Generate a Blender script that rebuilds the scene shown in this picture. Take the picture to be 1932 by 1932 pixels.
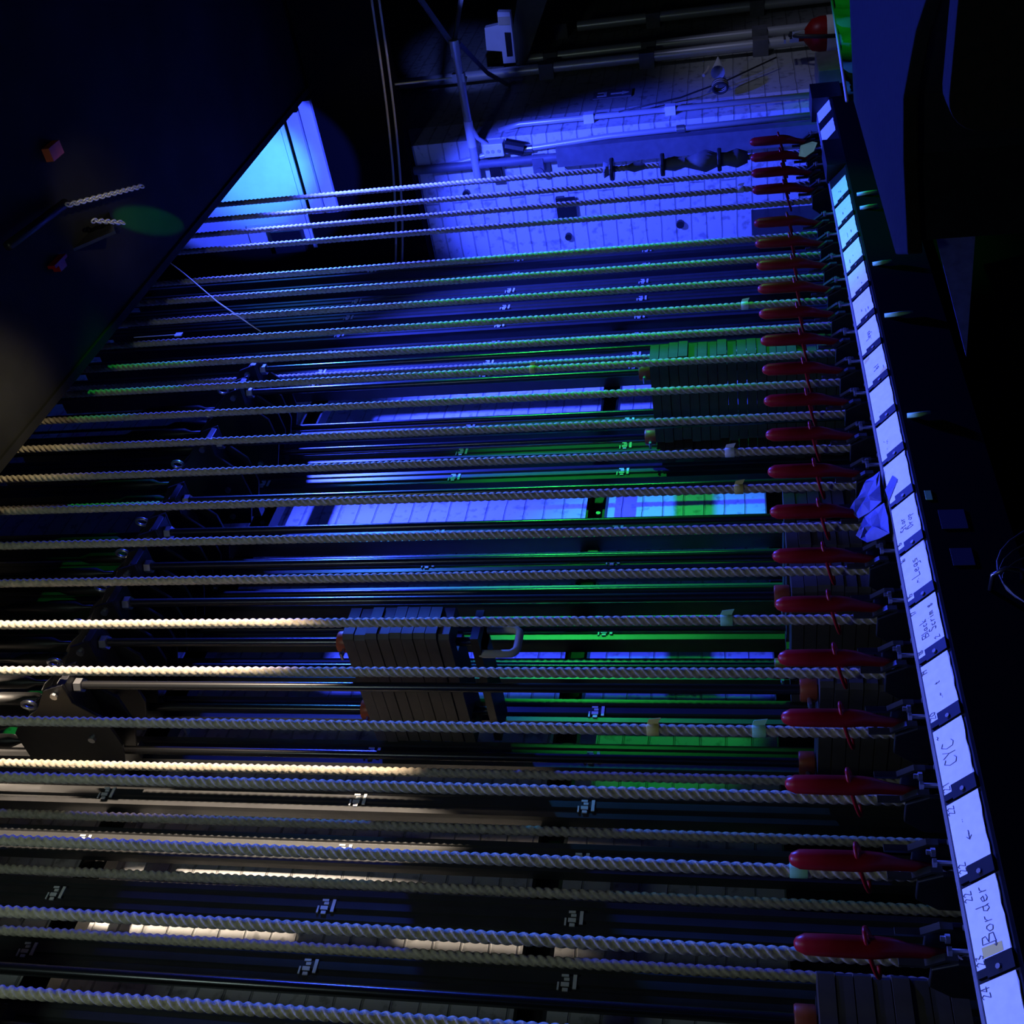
import bpy, math, random
from mathutils import Vector, Matrix
from mathutils.geometry import tessellate_polygon
random.seed(7)
C = bpy.context.scene.collection
for o in list(bpy.data.objects): bpy.data.objects.remove(o)
H = 1.36                                   # eye height; all z below are measured from the eye and lifted by H
S = .152                                   # distance between neighbouring line sets
X0 = 3.5555                                # first line set of the unbroken row (it counts towards the camera)
def LX(i): return X0 - i*S

# ---------------------------------------------------------------- camera
R_ = Vector((0.63384312, -0.77300855, -0.02647042)); U_ = Vector((-0.14220603, -0.15010789, 0.97838902)); F_ = Vector((0.7602765, 0.61638089, 0.20507133))
cam = bpy.data.objects.new('camera', bpy.data.cameras.new('camera')); C.objects.link(cam)
m = Matrix.Identity(4)
for k in range(3):
    m[k][0] = -U_[k]; m[k][1] = R_[k]; m[k][2] = -F_[k]
m[2][3] = H
cam.matrix_world = m
cam.data.sensor_width = 36; cam.data.lens = 36*2089.2/1932; cam.data.clip_start = .05
bpy.context.scene.camera = cam

# ---------------------------------------------------------------- world, lights, exposure
sc = bpy.context.scene
w = bpy.data.worlds.new('world'); sc.world = w; w.use_nodes = True
w.node_tree.nodes['Background'].inputs[0].default_value = (.22, .30, 1, 1)
w.node_tree.nodes['Background'].inputs[1].default_value = .0022
sc.view_settings.view_transform = 'Standard'; sc.view_settings.look = 'None'
sc.view_settings.exposure = 0; sc.view_settings.gamma = 1; sc.view_settings.use_curve_mapping = False

def lamp(name, kind, loc, to, col, e, **k):
    d = bpy.data.lights.new(name, kind); d.energy = e; d.color = col
    for a, b in k.items():
        if a not in ('scale', 'xdir'): setattr(d, a, b)
    o = bpy.data.objects.new(name, d); C.objects.link(o)
    o.location = (loc[0], loc[1], loc[2]+H)
    v = Vector((to[0]-loc[0], to[1]-loc[1], to[2]-loc[2]))
    o.rotation_euler = v.to_track_quat('-Z', 'Y').to_euler()
    if 'xdir' in k:
        z = -v.normalized(); x = Vector(k['xdir']); x = (x-z*x.dot(z)).normalized()
        o.rotation_euler = Matrix((x, z.cross(x), z)).transposed().to_euler()
    if 'scale' in k: o.scale = k['scale']
    return o
rad = math.radians
BLUE = (.033, .06, 1); CYAN = (.05, .36, 1); GREEN = (.03, 1, .13); WARM = (1, .81, .60)
lamp('blue_lamp_over_far_rail', 'SPOT', (4.25, 1.25, 1.95), (3.1, 2.0, .2), BLUE, 800, spot_size=rad(114), spot_blend=.5, shadow_soft_size=.05)
lamp('blue_lamp_end_wall', 'SPOT', (3.9, 1.2, 1.52), (5.37, 2.33, .55), BLUE, 520, spot_size=rad(61), spot_blend=.5, shadow_soft_size=.04, scale=(.50, 1, 1))
lamp('cyan_panel_fill_light', 'SPOT', (4.1, 1.75, 1.7), (5.37, 1.98, 2.45), CYAN, 230, spot_size=rad(26), spot_blend=.9, shadow_soft_size=.04)  # added fill that turns the overexposed panel cyan, no such source known
lamp('blue_lamp_panel', 'SPOT', (4.0, 1.9, 1.3), (5.37, 1.99, 2.42), BLUE, 300, spot_size=rad(31), spot_blend=.15, shadow_soft_size=.02)
lamp('blue_rail_lamp', 'AREA', (1.9, 1.575, 2.0), (1.9, 1.575, -.3), (.13, .18, 1), 8, shape='RECTANGLE', size=2.9, size_y=.03, spread=rad(24))
lamp('cyan_lamp_ropes', 'SPOT', (4.4, 1.35, 1.95), (3.05, 1.78, 1.30), CYAN, 330, spot_size=rad(34), spot_blend=.9, shadow_soft_size=.03)
lamp('green_lamp_ropes', 'SPOT', (4.9, -.9, 1.25), (3.15, 1.75, .48), GREEN, 420, spot_size=rad(24), spot_blend=.7, shadow_soft_size=.02)
lamp('green_lamp_cards', 'SPOT', (4.6, -.6, 1.2), (3.33, 1.56, -.32), GREEN, 150, spot_size=rad(15), spot_blend=.8, shadow_soft_size=.02)
lamp('green_lamp_wall', 'SPOT', (4.3, -1.2, .55), (2.28, 2.65, .28), GREEN, 120, spot_size=rad(9), spot_blend=.5, shadow_soft_size=.02)
lamp('green_lamp_wall_high', 'SPOT', (4.3, -1.2, .8), (2.36, 2.65, 2.3), GREEN, 160, spot_size=rad(7), spot_blend=.5, shadow_soft_size=.02)
lamp('green_lamp_gallery', 'SPOT', (3.5, .7, .9), (3.47, 1.43, 2.04), GREEN, 60, spot_size=rad(21), spot_blend=.25, shadow_soft_size=.01, xdir=(.44, .24, 0), scale=(1, .17, 1))
lamp('green_lamp_cloth', 'SPOT', (4.4, -.3, .6), (4.95, 1.45, -.47), GREEN, 30, spot_size=rad(30), spot_blend=.8, shadow_soft_size=.03)
lamp('far_wall_fill_light', 'SPOT', (5.6, .2, .5), (6.02, 1.85, -.35), (.42, .46, .8), 22, spot_size=rad(50), spot_blend=1, shadow_soft_size=.1)  # added fill to brighten the extinguisher and far wall, no known source
lamp('yellow_lamp_cables', 'SPOT', (4.3, 1.15, .8), (5.25, 1.62, 1.64), (1, .85, .25), 5, spot_size=rad(20), spot_blend=.6, shadow_soft_size=.02)
lamp('control_box_fill_light', 'SPOT', (5.0, .9, 1.0), (6.3, 1.74, 1.42), (.10, .16, 1), 45, spot_size=rad(22), spot_blend=.6, shadow_soft_size=.02)  # added only to brighten the control box, no known source
lamp('warm_lamp', 'SPOT', (2.15, -1.0, 1.9), (1.625, 1.9, 1.50), WARM, 1500, spot_size=rad(25), spot_blend=.25, shadow_soft_size=.02, scale=(.22, 1, 1))
lamp('chain_fill_light', 'SPOT', (2.7, .8, 1.3), (3.15, 1.22, 1.98), (1, .9, .7), 9, spot_size=rad(30), spot_blend=1, shadow_soft_size=.03)  # added only to bring the chains out of the dark
lamp('warm_lamp_gallery', 'SPOT', (2.25, 1.1, 1.3), (2.36, 1.50, 2.04), (1, .84, .5), 24, spot_size=rad(40), spot_blend=1, shadow_soft_size=.05)
lamp('warm_lamp_wall', 'SPOT', (2.0, 1.9, 3.0), (1.54, 2.65, 1.12), WARM, 420, spot_size=rad(32), spot_blend=.3, shadow_soft_size=.02, scale=(.35, 1, 1))
lamp('cool_work_lamp', 'AREA', (.1, .5, 1.9), (1.3, 1.9, .9), (.60, .80, .70), 7, shape='DISK', size=.4)

# ---------------------------------------------------------------- materials
def mat(name, col, rough=.6, metal=0., noise=0., scale=30., bump=0., spec=.5):
    m = bpy.data.materials.new(name); m.use_nodes = True; nt = m.node_tree; b = nt.nodes['Principled BSDF']
    b.inputs['Base Color'].default_value = (*col, 1); b.inputs['Roughness'].default_value = rough; b.inputs['Metallic'].default_value = metal
    b.inputs['Specular IOR Level'].default_value = spec
    if noise or bump:
        tc = nt.nodes.new('ShaderNodeTexCoord'); n = nt.nodes.new('ShaderNodeTexNoise'); n.inputs['Scale'].default_value = scale; n.inputs['Detail'].default_value = 6
        nt.links.new(tc.outputs['Object'], n.inputs['Vector'])
        if noise:
            r = nt.nodes.new('ShaderNodeValToRGB')
            r.color_ramp.elements[0].position = .3; r.color_ramp.elements[1].position = .7
            r.color_ramp.elements[0].color = (*[c*(1-noise) for c in col], 1); r.color_ramp.elements[1].color = (*[min(1, c*(1+noise*.6)) for c in col], 1)
            nt.links.new(n.outputs['Fac'], r.inputs[0]); nt.links.new(r.outputs[0], b.inputs['Base Color'])
        if bump:
            bp = nt.nodes.new('ShaderNodeBump'); bp.inputs['Strength'].default_value = bump; bp.inputs['Distance'].default_value = .004
            nt.links.new(n.outputs['Fac'], bp.inputs['Height']); nt.links.new(bp.outputs[0], b.inputs['Normal'])
    return m
def brick(name, axis, col, dark):
    m = bpy.data.materials.new(name); m.use_nodes = True; nt = m.node_tree; b = nt.nodes['Principled BSDF']
    tc = nt.nodes.new('ShaderNodeTexCoord'); se = nt.nodes.new('ShaderNodeSeparateXYZ'); co = nt.nodes.new('ShaderNodeCombineXYZ')
    nt.links.new(tc.outputs['Object'], se.inputs[0]); nt.links.new(se.outputs[axis], co.inputs[0]); nt.links.new(se.outputs[2], co.inputs[1])
    n0 = nt.nodes.new('ShaderNodeTexNoise'); n0.inputs['Scale'].default_value = 9; n0.inputs['Detail'].default_value = 3
    nt.links.new(tc.outputs['Object'], n0.inputs['Vector'])
    mx = nt.nodes.new('ShaderNodeMix'); mx.data_type = 'VECTOR'; mx.inputs[0].default_value = .012
    nt.links.new(co.outputs[0], mx.inputs[4]); nt.links.new(n0.outputs['Color'], mx.inputs[5])
    br = nt.nodes.new('ShaderNodeTexBrick'); br.inputs['Scale'].default_value = 1; br.inputs['Brick Width'].default_value = .9; br.inputs['Row Height'].default_value = .0762*.988
    br.inputs['Mortar Size'].default_value = .004; br.inputs['Mortar Smooth'].default_value = .5; br.inputs['Bias'].default_value = -.3
    br.inputs['Color1'].default_value = (*col, 1); br.inputs['Color2'].default_value = (*[c*.86 for c in col], 1); br.inputs['Mortar'].default_value = (*[c*dark for c in col], 1)
    nt.links.new(mx.outputs[1], br.inputs['Vector'])
    n = nt.nodes.new('ShaderNodeTexNoise'); n.inputs['Scale'].default_value = 26; n.inputs['Detail'].default_value = 8
    nt.links.new(tc.outputs['Object'], n.inputs['Vector'])
    r = nt.nodes.new('ShaderNodeValToRGB'); r.color_ramp.elements[0].position = .33; r.color_ramp.elements[0].color = (.45, .45, .45, 1); r.color_ramp.elements[1].position = .45; r.color_ramp.elements[1].color = (1, 1, 1, 1)
    nt.links.new(n.outputs['Fac'], r.inputs[0])
    mu = nt.nodes.new('ShaderNodeMix'); mu.data_type = 'RGBA'; mu.blend_type = 'MULTIPLY'; mu.inputs[0].default_value = .8
    nt.links.new(br.outputs['Color'], mu.inputs[6]); nt.links.new(r.outputs[0], mu.inputs[7]); nt.links.new(mu.outputs[2], b.inputs['Base Color'])
    bp = nt.nodes.new('ShaderNodeBump'); bp.inputs['Strength'].default_value = .9; bp.inputs['Distance'].default_value = .008; bp.invert = True
    nt.links.new(br.outputs['Fac'], bp.inputs['Height'])
    bp2 = nt.nodes.new('ShaderNodeBump'); bp2.inputs['Strength'].default_value = .35; bp2.inputs['Distance'].default_value = .004
    nt.links.new(n.outputs['Fac'], bp2.inputs['Height']); nt.links.new(bp.outputs[0], bp2.inputs['Normal']); nt.links.new(bp2.outputs[0], b.inputs['Normal'])
    b.inputs['Roughness'].default_value = .55
    return m
M = dict(
    brick_x=brick('painted_brick_x', 0, (.74, .74, .76), .62), brick_y=brick('painted_brick_y', 1, (.74, .74, .76), .58), brick_shaded=brick('painted_brick_shaded', 0, (.40, .40, .36), .8),  # far wall: shade put into a darker copy of the brick colour
    black=mat('black_steel', (.012, .012, .014), .42, 0, .3, 40, .1), track=mat('satin_black_track', (.055, .055, .058), .36, .25, .15, 18, .05),
    rod=mat('dark_polished_rod', (.07, .07, .075), .25, .8), steel=mat('zinc_steel', (.62, .62, .65), .28, .9), rope=mat('manila_rope', (.50, .43, .33), .85, 0, .32, 90, .6, .15),
    red=mat('red_vinyl', (.26, .006, .008), .38, 0, .2, 25, .05, .22), card=mat('white_card', (.86, .86, .88), .6, 0, .06, 60), ink=mat('pencil_ink', (.10, .10, .15), .8),
    holder=mat('card_holder', (.008, .008, .009), .5, 0, .3, 50, 0, .15), railtop=mat('rail_paint', (.20, .20, .22), .38, 0, .2, 30), weight=mat('rusty_counterweight', (.085, .068, .055), .62, .1, .35, 14, .35),
    orange=mat('orange_collar', (.50, .095, .03), .42, 0, .2, 40), yellow=mat('yellow_tape', (.72, .62, .16), .6), whitetape=mat('white_tape', (.8, .8, .8), .6), greentape=mat('pale_green_tape', (.35, .8, .45), .6),
    conduit=mat('galvanised_conduit', (.66, .66, .68), .35, .35), trunk=mat('grey_trunking', (.15, .15, .17), .55, 0, .2, 20), paint=mat('white_painted_metal', (.80, .80, .82), .45, 0, .05, 15),
    floor=mat('black_stage_floor', (.012, .012, .013), .55, 0, .4, 6, .2), soffit=mat('dark_soffit', (.016, .016, .016), .8, 0, .35, 5, .3, .12), grey=mat('grey_fabric', (.014, .013, .012), .9, 0, .25, 60, .3, .1),
    wood=mat('dark_board', (.10, .10, .05), .6, 0, .2, 20), darkpanel=mat('matt_dark_panel', (.005, .005, .005), .9, spec=.05), dimblue=mat('faded_blue_tape', (.03, .035, .10), .7), bluetape=mat('blue_cloth_tape', (.07, .08, .27), .6, 0, .3, 40), cable=mat('rubber_cable', (.03, .03, .03), .5), litcloth=mat('green_lit_cloth', (.10, .42, .12), .8, 0, .3, 8),
    tan=mat('tan_cord', (.62, .55, .38), .7), labelw=mat('extinguisher_label', (.75, .74, .66), .5), labely=mat('yellow_label', (.75, .60, .12), .5), mark=mat('white_stencil', (.85, .85, .85), .6), leaf=mat('yellow_green_lit_tag', (.55, .66, .05), .6))  # leaf: yellow-green light put into the tag colour

# ---------------------------------------------------------------- mesh building
class B:
    def __init__(s): s.v = []; s.f = []
    def add(s, vs, fs):
        n = len(s.v); s.v += [tuple(p) for p in vs]; s.f += [tuple(n+i for i in f) for f in fs]; return s
    def box(s, a, b, mt=None):
        x0, y0, z0 = a; x1, y1, z1 = b
        vs = [Vector(p) for p in ((x0, y0, z0), (x1, y0, z0), (x1, y1, z0), (x0, y1, z0), (x0, y0, z1), (x1, y0, z1), (x1, y1, z1), (x0, y1, z1))]
        if mt: vs = [mt @ p for p in vs]
        return s.add(vs, [(0, 3, 2, 1), (4, 5, 6, 7), (0, 1, 5, 4), (1, 2, 6, 5), (2, 3, 7, 6), (3, 0, 4, 7)])
    def prism(s, poly, axis, a, b):
        def P(p, t):
            q = list(p); q.insert(axis, t); return q
        n = len(poly); vs = [P(p, a) for p in poly]+[P(p, b) for p in poly]
        if n > 8:
            tr = tessellate_polygon([[Vector((p[0], p[1], 0)) for p in poly]])
            return s.add(vs, [tuple(t)[::-1] for t in tr]+[tuple(n+i for i in t) for t in tr]+[(i, (i+1) % n, n+(i+1) % n, n+i) for i in range(n)])
        return s.add(vs, [tuple(range(n))[::-1], tuple(range(n, 2*n))]+[(i, (i+1) % n, n+(i+1) % n, n+i) for i in range(n)])
    def tube(s, pts, r, n=10, closed=False):
        pts = [Vector(p) for p in pts]; k = len(pts); rs = r if isinstance(r, (list, tuple)) else [r]*k
        rings = []; up = None
        for i, p in enumerate(pts):
            if closed: t = pts[(i+1) % k]-pts[i-1]
            else: t = pts[min(i+1, k-1)]-pts[max(i-1, 0)]
            t.normalize()
            if up is None:
                up = Vector((0, 0, 1)) if abs(t.z) < .9 else Vector((1, 0, 0))
            a = (up-t*up.dot(t)).normalized(); b = t.cross(a); up = a
            rings.append([p+(a*math.cos(2*math.pi*j/n)+b*math.sin(2*math.pi*j/n))*rs[i] for j in range(n)])
        vs = [q for rg in rings for q in rg]; fs = []
        for i in range(k if closed else k-1):
            for j in range(n):
                A = i*n+j; Bq = i*n+(j+1) % n; i2 = (i+1) % k
                fs.append((A, Bq, i2*n+(j+1) % n, i2*n+j))
        if not closed: fs += [tuple(range(n))[::-1], tuple((k-1)*n+j for j in range(n))]
        return s.add(vs, fs)
    def cyl(s, a, b, r, n=14): return s.tube([a, b], r, n)
    def lathe(s, prof, c, n=20):
        vs = []; fs = []
        for (r, z) in prof:
            for j in range(n): vs.append((c[0]+r*math.cos(2*math.pi*j/n), c[1]+r*math.sin(2*math.pi*j/n), c[2]+z))
        k = len(prof)
        for i in range(k-1):
            for j in range(n): fs.append((i*n+j, i*n+(j+1) % n, (i+1)*n+(j+1) % n, (i+1)*n+j))
        fs += [tuple(range(n))[::-1], tuple((k-1)*n+j for j in range(n))]
        return s.add(vs, fs)
def obj(name, b, m, parent=None, smooth=False, bevel=0., loc=None):
    me = bpy.data.meshes.new(name); me.from_pydata(b.v, [], b.f); me.update(); me.validate()
    if smooth:
        me.polygons.foreach_set('use_smooth', [True]*len(me.polygons))
        if smooth == 'auto': me.set_sharp_from_angle(angle=rad(40))
    me.materials.append(M[m] if isinstance(m, str) else m)
    o = bpy.data.objects.new(name, me); C.objects.link(o)
    if parent: o.parent = parent
    if loc: o.location = loc
    if bevel:
        md = o.modifiers.new('bevel', 'BEVEL'); md.width = bevel; md.segments = 2; md.limit_method = 'ANGLE'
    return o
def tag(o, label, cat, group=None):
    o['label'] = label; o['category'] = cat
    if group: o['group'] = group
    return o
def thing(name, label, cat, loc, group=None):
    o = bpy.data.objects.new(name, None); C.objects.link(o); o.location = (loc[0], loc[1], loc[2]+H); o.empty_display_size = .05
    return tag(o, label, cat, group)
def struct(name, b, m, label=None):
    o = obj(name, b, m, loc=(0, 0, H)); o['kind'] = 'structure'
    if label: o['label'] = label
    return o
def copy_tree(o, parent=None):
    c = o.copy(); C.objects.link(c)
    if parent: c.parent = parent
    for ch in [q for q in bpy.data.objects if q.parent == o]: copy_tree(ch, c)
    return c
ORD = ['first', 'second', 'third', 'fourth', 'fifth', 'sixth', 'seventh', 'eighth', 'ninth', 'tenth', 'eleventh', 'twelfth', 'thirteenth', 'fourteenth', 'fifteenth', 'sixteenth', 'seventeenth', 'eighteenth', 'nineteenth', 'twentieth']
ID = {18: 'nearest card at the frame edge', 17: 'card reading Border', 16: 'card between CYC and Border', 15: 'card reading CYC', 14: 'card between CYC and Black Scrim', 13: 'card reading Black Scrim',
      12: 'card reading Legs in large script', 11: 'card reading Star Drop', 10: 'card under the blue tape scrap', 9: 'first card beyond the blue tape', 8: 'second card beyond the blue tape', 7: 'yellow-stained card',
      6: 'first card beyond the yellow-stained one', 5: 'second card beyond the yellow-stained one', 4: 'third card beyond the yellow-stained one', 3: 'fourth card from the far end', 2: 'third card from the far end',
      1: 'second card from the far end', 0: 'farthest card of the unbroken row'}

# ---------------------------------------------------------------- the room
struct('floor', B().box((-4, -5, -H-.1), (10, 3.2, -H)), 'floor')
YW = 2.65; XE = 5.37
struct('wall_back', B().box((-3, YW, -H), (XE, YW+.2, 4.5)), 'brick_x')
struct('wall_end', B().box((XE, 1.95, -H), (XE+.25, YW, 4.5)), 'brick_y')
struct('wall_far', B().box((XE+.25, 1.951, -H), (9.5, 2.2, 4.5)), 'brick_shaded')
struct('dark_filler', B().box((XE-.05, 2.41, 2.02), (XE, YW, 4.4)), 'darkpanel')  # dark box added to black out lit brick beside the panel
struct('ceiling', B().box((-3, -4, 2.045), (9.5, 1.6, 2.2)).box((-3, 1.585, 2.035), (9.5, 1.612, 2.24)), 'soffit')
struct('wall_far_end', B().box((9.5, -5, -H), (9.6, 3, 4.5)), 'black')
# low dark kerb along the foot of the wall
struct('trim_1', B().box((-1.5, 2.44, -H), (XE, 2.60, -.075)), 'black')

# steel members along the wall
def beam(name, label, z0, z1, y0, y1, m='black'):
    b = B().box((-1.0, y1-.008, z0), (XE-1.3, y1, z1)).box((-1.0, y0, z0), (XE-1.3, y1-.008, z0+.008)).box((-1.0, y0, z1-.008), (XE-1.3, y1-.008, z1))
    return tag(obj(name, b, m, loc=(0, 0, H)), label, 'steel beam')
lo = beam('wall_channel', 'black steel channel running level behind the tracks, the lower one', .465, .53, 2.375, 2.425)
up = beam('wall_channel', 'black steel channel running level behind the tracks, the upper one', 1.685, 1.76, 2.375, 2.425)
for ch, z in ((lo, .4975), (up, 1.7225)):
    for i in range(0, 20):
        bb = obj('bolt', B().lathe([(.009, 0), (.009, .008)], (0, 0, 0), 6), 'steel', ch, loc=(LX(i+.5)+.03, 2.366, z-.012)); bb.rotation_euler = (rad(-90), 0, 0)
tag(obj('wall_conduit', B().cyl((-.8, 2.60, 1.83), (4.3, 2.60, 1.83), .017), 'conduit', smooth=True, loc=(0, 0, H)), 'shiny level conduit on the white brick, above the upper channel', 'conduit')
for k in range(8):
    x = .9+.42*k
    tag(obj('conduit_strap', B().box((x-.012, 2.578, 1.805), (x+.012, YW-.001, 1.812)).box((x-.012, 2.575, 1.805), (x+.012, 2.581, 1.856)).box((x-.012, 2.578, 1.85), (x+.012, YW-.001, 1.857)), 'paint', loc=(0, 0, H)),
        'small metal strap holding the level wall conduit, %s from the near end' % ORD[k], 'bracket', 'straps on the level wall conduit')

# ---------------------------------------------------------------- guide tracks
tr = None
def track_prof(w=.078):
    h = w/2
    return [(-h, 2.284), (-h*.62, 2.284), (-h*.55, 2.289), (-h*.3, 2.289), (-h*.24, 2.283), (h*.24, 2.283), (h*.3, 2.289), (h*.55, 2.289), (h*.62, 2.284), (h, 2.284), (h, 2.300), (.005, 2.300), (.005, 2.372), (-.005, 2.372), (-.005, 2.300), (-h, 2.300)]
mark_b = B()
for (x0, x1, z0, z1) in ((-.020, .012, -.004, .004), (-.026, -.019, .014, .026), (-.015, -.006, .012, .03), (-.002, .004, .012, .024), (.007, .012, .014, .03), (-.024, -.006, .034, .038)):
    mark_b.box((x0, 2.2805, z0), (x1, 2.2835, z1))
for i in [-.95]+[k+.5 for k in list(range(-8, -1))+list(range(1, 19)) if k != 4]:
    c = math.ceil(i); who = ID.get(c, 'gap before the detached cards')
    lab = 'black ribbed guide track just beyond the rope of the '+who if c > 0 else 'black ribbed guide track past the long row of ropes, %s from it' % ORD[-c]
    if tr is None:
        tr = obj('guide_track', B().prism(track_prof(), 2, -H, 2.9), 'track', loc=(LX(i), 0, H)); t = tr
        for z in (.385, .98, 1.70): obj('height_mark', mark_b, 'mark', t, loc=(0, 0, z))
    else:
        t = copy_tree(tr); t.location = (LX(i), 0, H)
    tag(t, lab, 'guide track', 'guide tracks')

# ---------------------------------------------------------------- arbors
PLATE = [(1.895, 1.70), (1.915, 1.762), (1.985, 1.812), (2.06, 1.905), (2.085, 1.925), (2.20, 1.925), (2.25, 1.86), (2.25, 1.665), (2.13, 1.625), (2.03, 1.635), (1.96, 1.70)]
def make_arbor(lab, zb=-1.05):
    t = thing('arbor', lab, 'arbor', (0, 0, 0), 'arbors at their low position')
    obj('head_plate', B().prism(PLATE, 0, -.043, -.034).prism(PLATE, 0, .034, .043).box((-.034, 1.90, 1.70), (.034, 2.24, 1.722)), 'black', t, bevel=.002)
    for y in (1.94, 2.20):
        obj('rod', B().cyl((0, y, zb), (0, y, 1.735), .0115, 14), 'rod', t, smooth='auto')
        obj('rod_nut', B().lathe([(.019, 0), (.019, .022)], (0, y, 1.722), 6), 'steel', t)
        obj('rod_nut', B().lathe([(.019, 0), (.019, .02)], (0, y, 1.678), 6), 'steel', t)
    obj('base_plate', B().box((-.05, 1.88, zb-.02), (.05, 2.26, zb)), 'black', t)
    obj('guide_shoe', B().box((.03, 2.235, 1.66), (.066, 2.279, 1.80)), 'track', t); obj('guide_shoe', B().box((.060, 2.235, zb), (.070, 2.279, zb+.12)), 'track', t)
    # lift line fittings above the head
    for y, L in ((2.10, .20), (2.17, .12)):
        obj('turnbuckle', B().tube([(0, y, 1.90), (0, y, 1.97), (.0, y, 2.0), (0, y, 2.0+L), (0, y, 2.04+L), (0, y, 3.2)], [.007, .007, .019, .019, .006, .0045], 10), 'black', t, smooth=True)
    obj('eye_bolt', B().tube([(0, 2.02+.014*math.cos(a), 1.875+.02*math.sin(a)) for a in [k*math.pi/6 for k in range(12)]], .005, 8, True), 'steel', t, smooth=True)
    for (y, z) in ((1.93, 1.735), (2.10, 1.70), (2.215, 1.72)): obj('plate_bolt', B().cyl((-.052, y, z), (-.042, y, z), .010, 8), 'steel', t)
    return t
arb = None
def arbor(i, zb=-1.05, lab=None):
    global arb
    lab = lab or 'black arbor with pointed head behind the rope of the '+ID[i]
    if arb is None: arb = t = make_arbor(lab)
    elif zb != -1.05: t = make_arbor(lab, zb)
    else: t = copy_tree(arb)
    t['label'] = lab; t.location = (LX(i), 0, H); return t
for i in (12, 17, 2, 3, 8, 9, 10, 5, 7): arbor(i)
arbor(11, .66)

# counterweights: slabs notched for the rods
def slab(th):
    a, y0, y1, c = .056, 1.865, 2.272, .010
    poly = [(-a, y0+c), (-a+c, y0), (a-c, y0), (a, y0+c), (a, 1.922), (-.016, 1.922), (-.016, 1.958), (a, 1.958), (a, y1-c), (a-c, y1), (-a+c, y1), (-a, y1-c), (-a, 2.218), (.016, 2.218), (.016, 2.182), (-a, 2.182)]
    return B().prism(poly, 2, .0005, th-.0015)
wt = obj('counterweight', slab(.0305), 'weight'); first = [True]
def stack(i, ztop, n, who, skip=0):
    for k in range(n):
        o = wt if first[0] else wt.copy()
        if not first[0]: C.objects.link(o)
        first[0] = False
        j = random.Random(i*50+k)
        o.location = (LX(i)+j.uniform(-.002, .002), j.uniform(-.0045, .0045), H+ztop-.0305*(k+1)); o.rotation_euler = (0, 0, j.uniform(-.0015, .0015))
        tag(o, '%s steel counterweight from the top %s' % (ORD[k], who), 'counterweight', 'counterweights on the arbors')
stack(11, .985, 9, 'of the raised stack in mid picture')
stack(3, .285, 20, 'of the stack with green-lit front edges')
for i, zt, n, who in ((10, -.105, 8, 'of the low stack behind the blue tape card rope'), (12, -.15, 8, 'of the low stack behind the large Legs card rope'), (17, -.10, 8, 'of the low stack behind the Border rope'),
                      (9, -.10, 8, 'of the low stack one beyond the blue tape'), (8, -.10, 8, 'of the low stack two beyond the blue tape')):
    stack(i, zt, n, who)
cl = None
for i, z, who in ((11, .985, 'on the raised stack'), (3, .285, 'on the green-lit stack'), (10, -.105, 'on the low stack by the blue tape'), (12, -.15, 'on the low stack by the large Legs card'), (17, -.10, 'on the low stack by the Border card')):
    for y, fb in ((1.94, 'front'), (2.20, 'rear')):
        b = B().lathe([(.0125, 0), (.026, 0), (.028, .003), (.028, .034), (.026, .037), (.0125, .037)], (0, 0, 0), 20)
        if cl is None:
            cl = o = obj('rod_collar', b, 'orange', smooth='auto')
            obj('set_screw', B().cyl((-.026, 0, .018), (-.05, 0, .018), .005, 8).cyl((-.05, -.012, .018), (-.05, .012, .018), .004, 8), 'steel', o)
        else: o = copy_tree(cl)
        o.location = (LX(i), y, H+z+.001)
        tag(o, 'orange lock collar %s, on the %s rod' % (who, fb), 'collar', 'orange lock collars')
# oval eye hanging below the raised stack
ring = thing('eye_loop', 'pale oval metal eye hanging under the raised counterweight stack', 'eye', (LX(11), 1.94, .64))
obj('loop', B().tube([(.042*max(-1, min(1, 1.25*math.sin(a))), 0, -.035+.050*max(-1, min(1, 1.2*math.cos(a)))) for a in [k*math.pi/14 for k in range(28)]], .0105, 10, True), 'tan', ring, smooth=True)
obj('shank', B().cyl((0, 0, .01), (0, 0, .022), .012).box((-.04, -.03, -.0), (.04, .03, .012)), 'trunk', ring)

# ---------------------------------------------------------------- ropes
def rope_mesh(L, r=.0116, lay=.056, seg=30, step=.0045):
    b = B(); n = int(L/step); vs = []
    for k in range(n+1):
        z = L*k/n; ph = 2*math.pi*z/lay
        for j in range(seg):
            a = 2*math.pi*j/seg; q = (a-ph) % (2*math.pi/3)-math.pi/3   # three strands laid together
            rr = r*(.464*math.cos(q)+math.sqrt(max(.01, .287-(.464*math.sin(q))**2)))
            vs.append((rr*math.cos(a), rr*math.sin(a), z))
    fs = [(k*seg+j, k*seg+(j+1) % seg, (k+1)*seg+(j+1) % seg, (k+1)*seg+j) for k in range(n) for j in range(seg)]
    return b.add(vs, fs)
rp = obj('hand_rope', rope_mesh(4.6), 'rope', smooth=True)
rfirst = [True]
def rope(x, y, lab, group, z0=-H+.02, s=1.0):
    o = rp if rfirst[0] else rp.copy()
    if not rfirst[0]: C.objects.link(o)
    rfirst[0] = False
    o.location = (x, y, H+z0); o.rotation_euler = (0, 0, random.uniform(0, 6.28)); o.scale = (s, s, 1)
    return tag(o, lab, 'rope', group)
OFF = {0: 0, 1: 0, 2: .3, 3: .1, 4: .15, 5: -.05, 6: -.2, 7: -.1, 8: .15, 9: -.15, 10: -.1, 11: .2, 12: .0, 13: -.2, 14: .1, 15: .2, 16: 0, 17: -.1}
fr = {}
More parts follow.
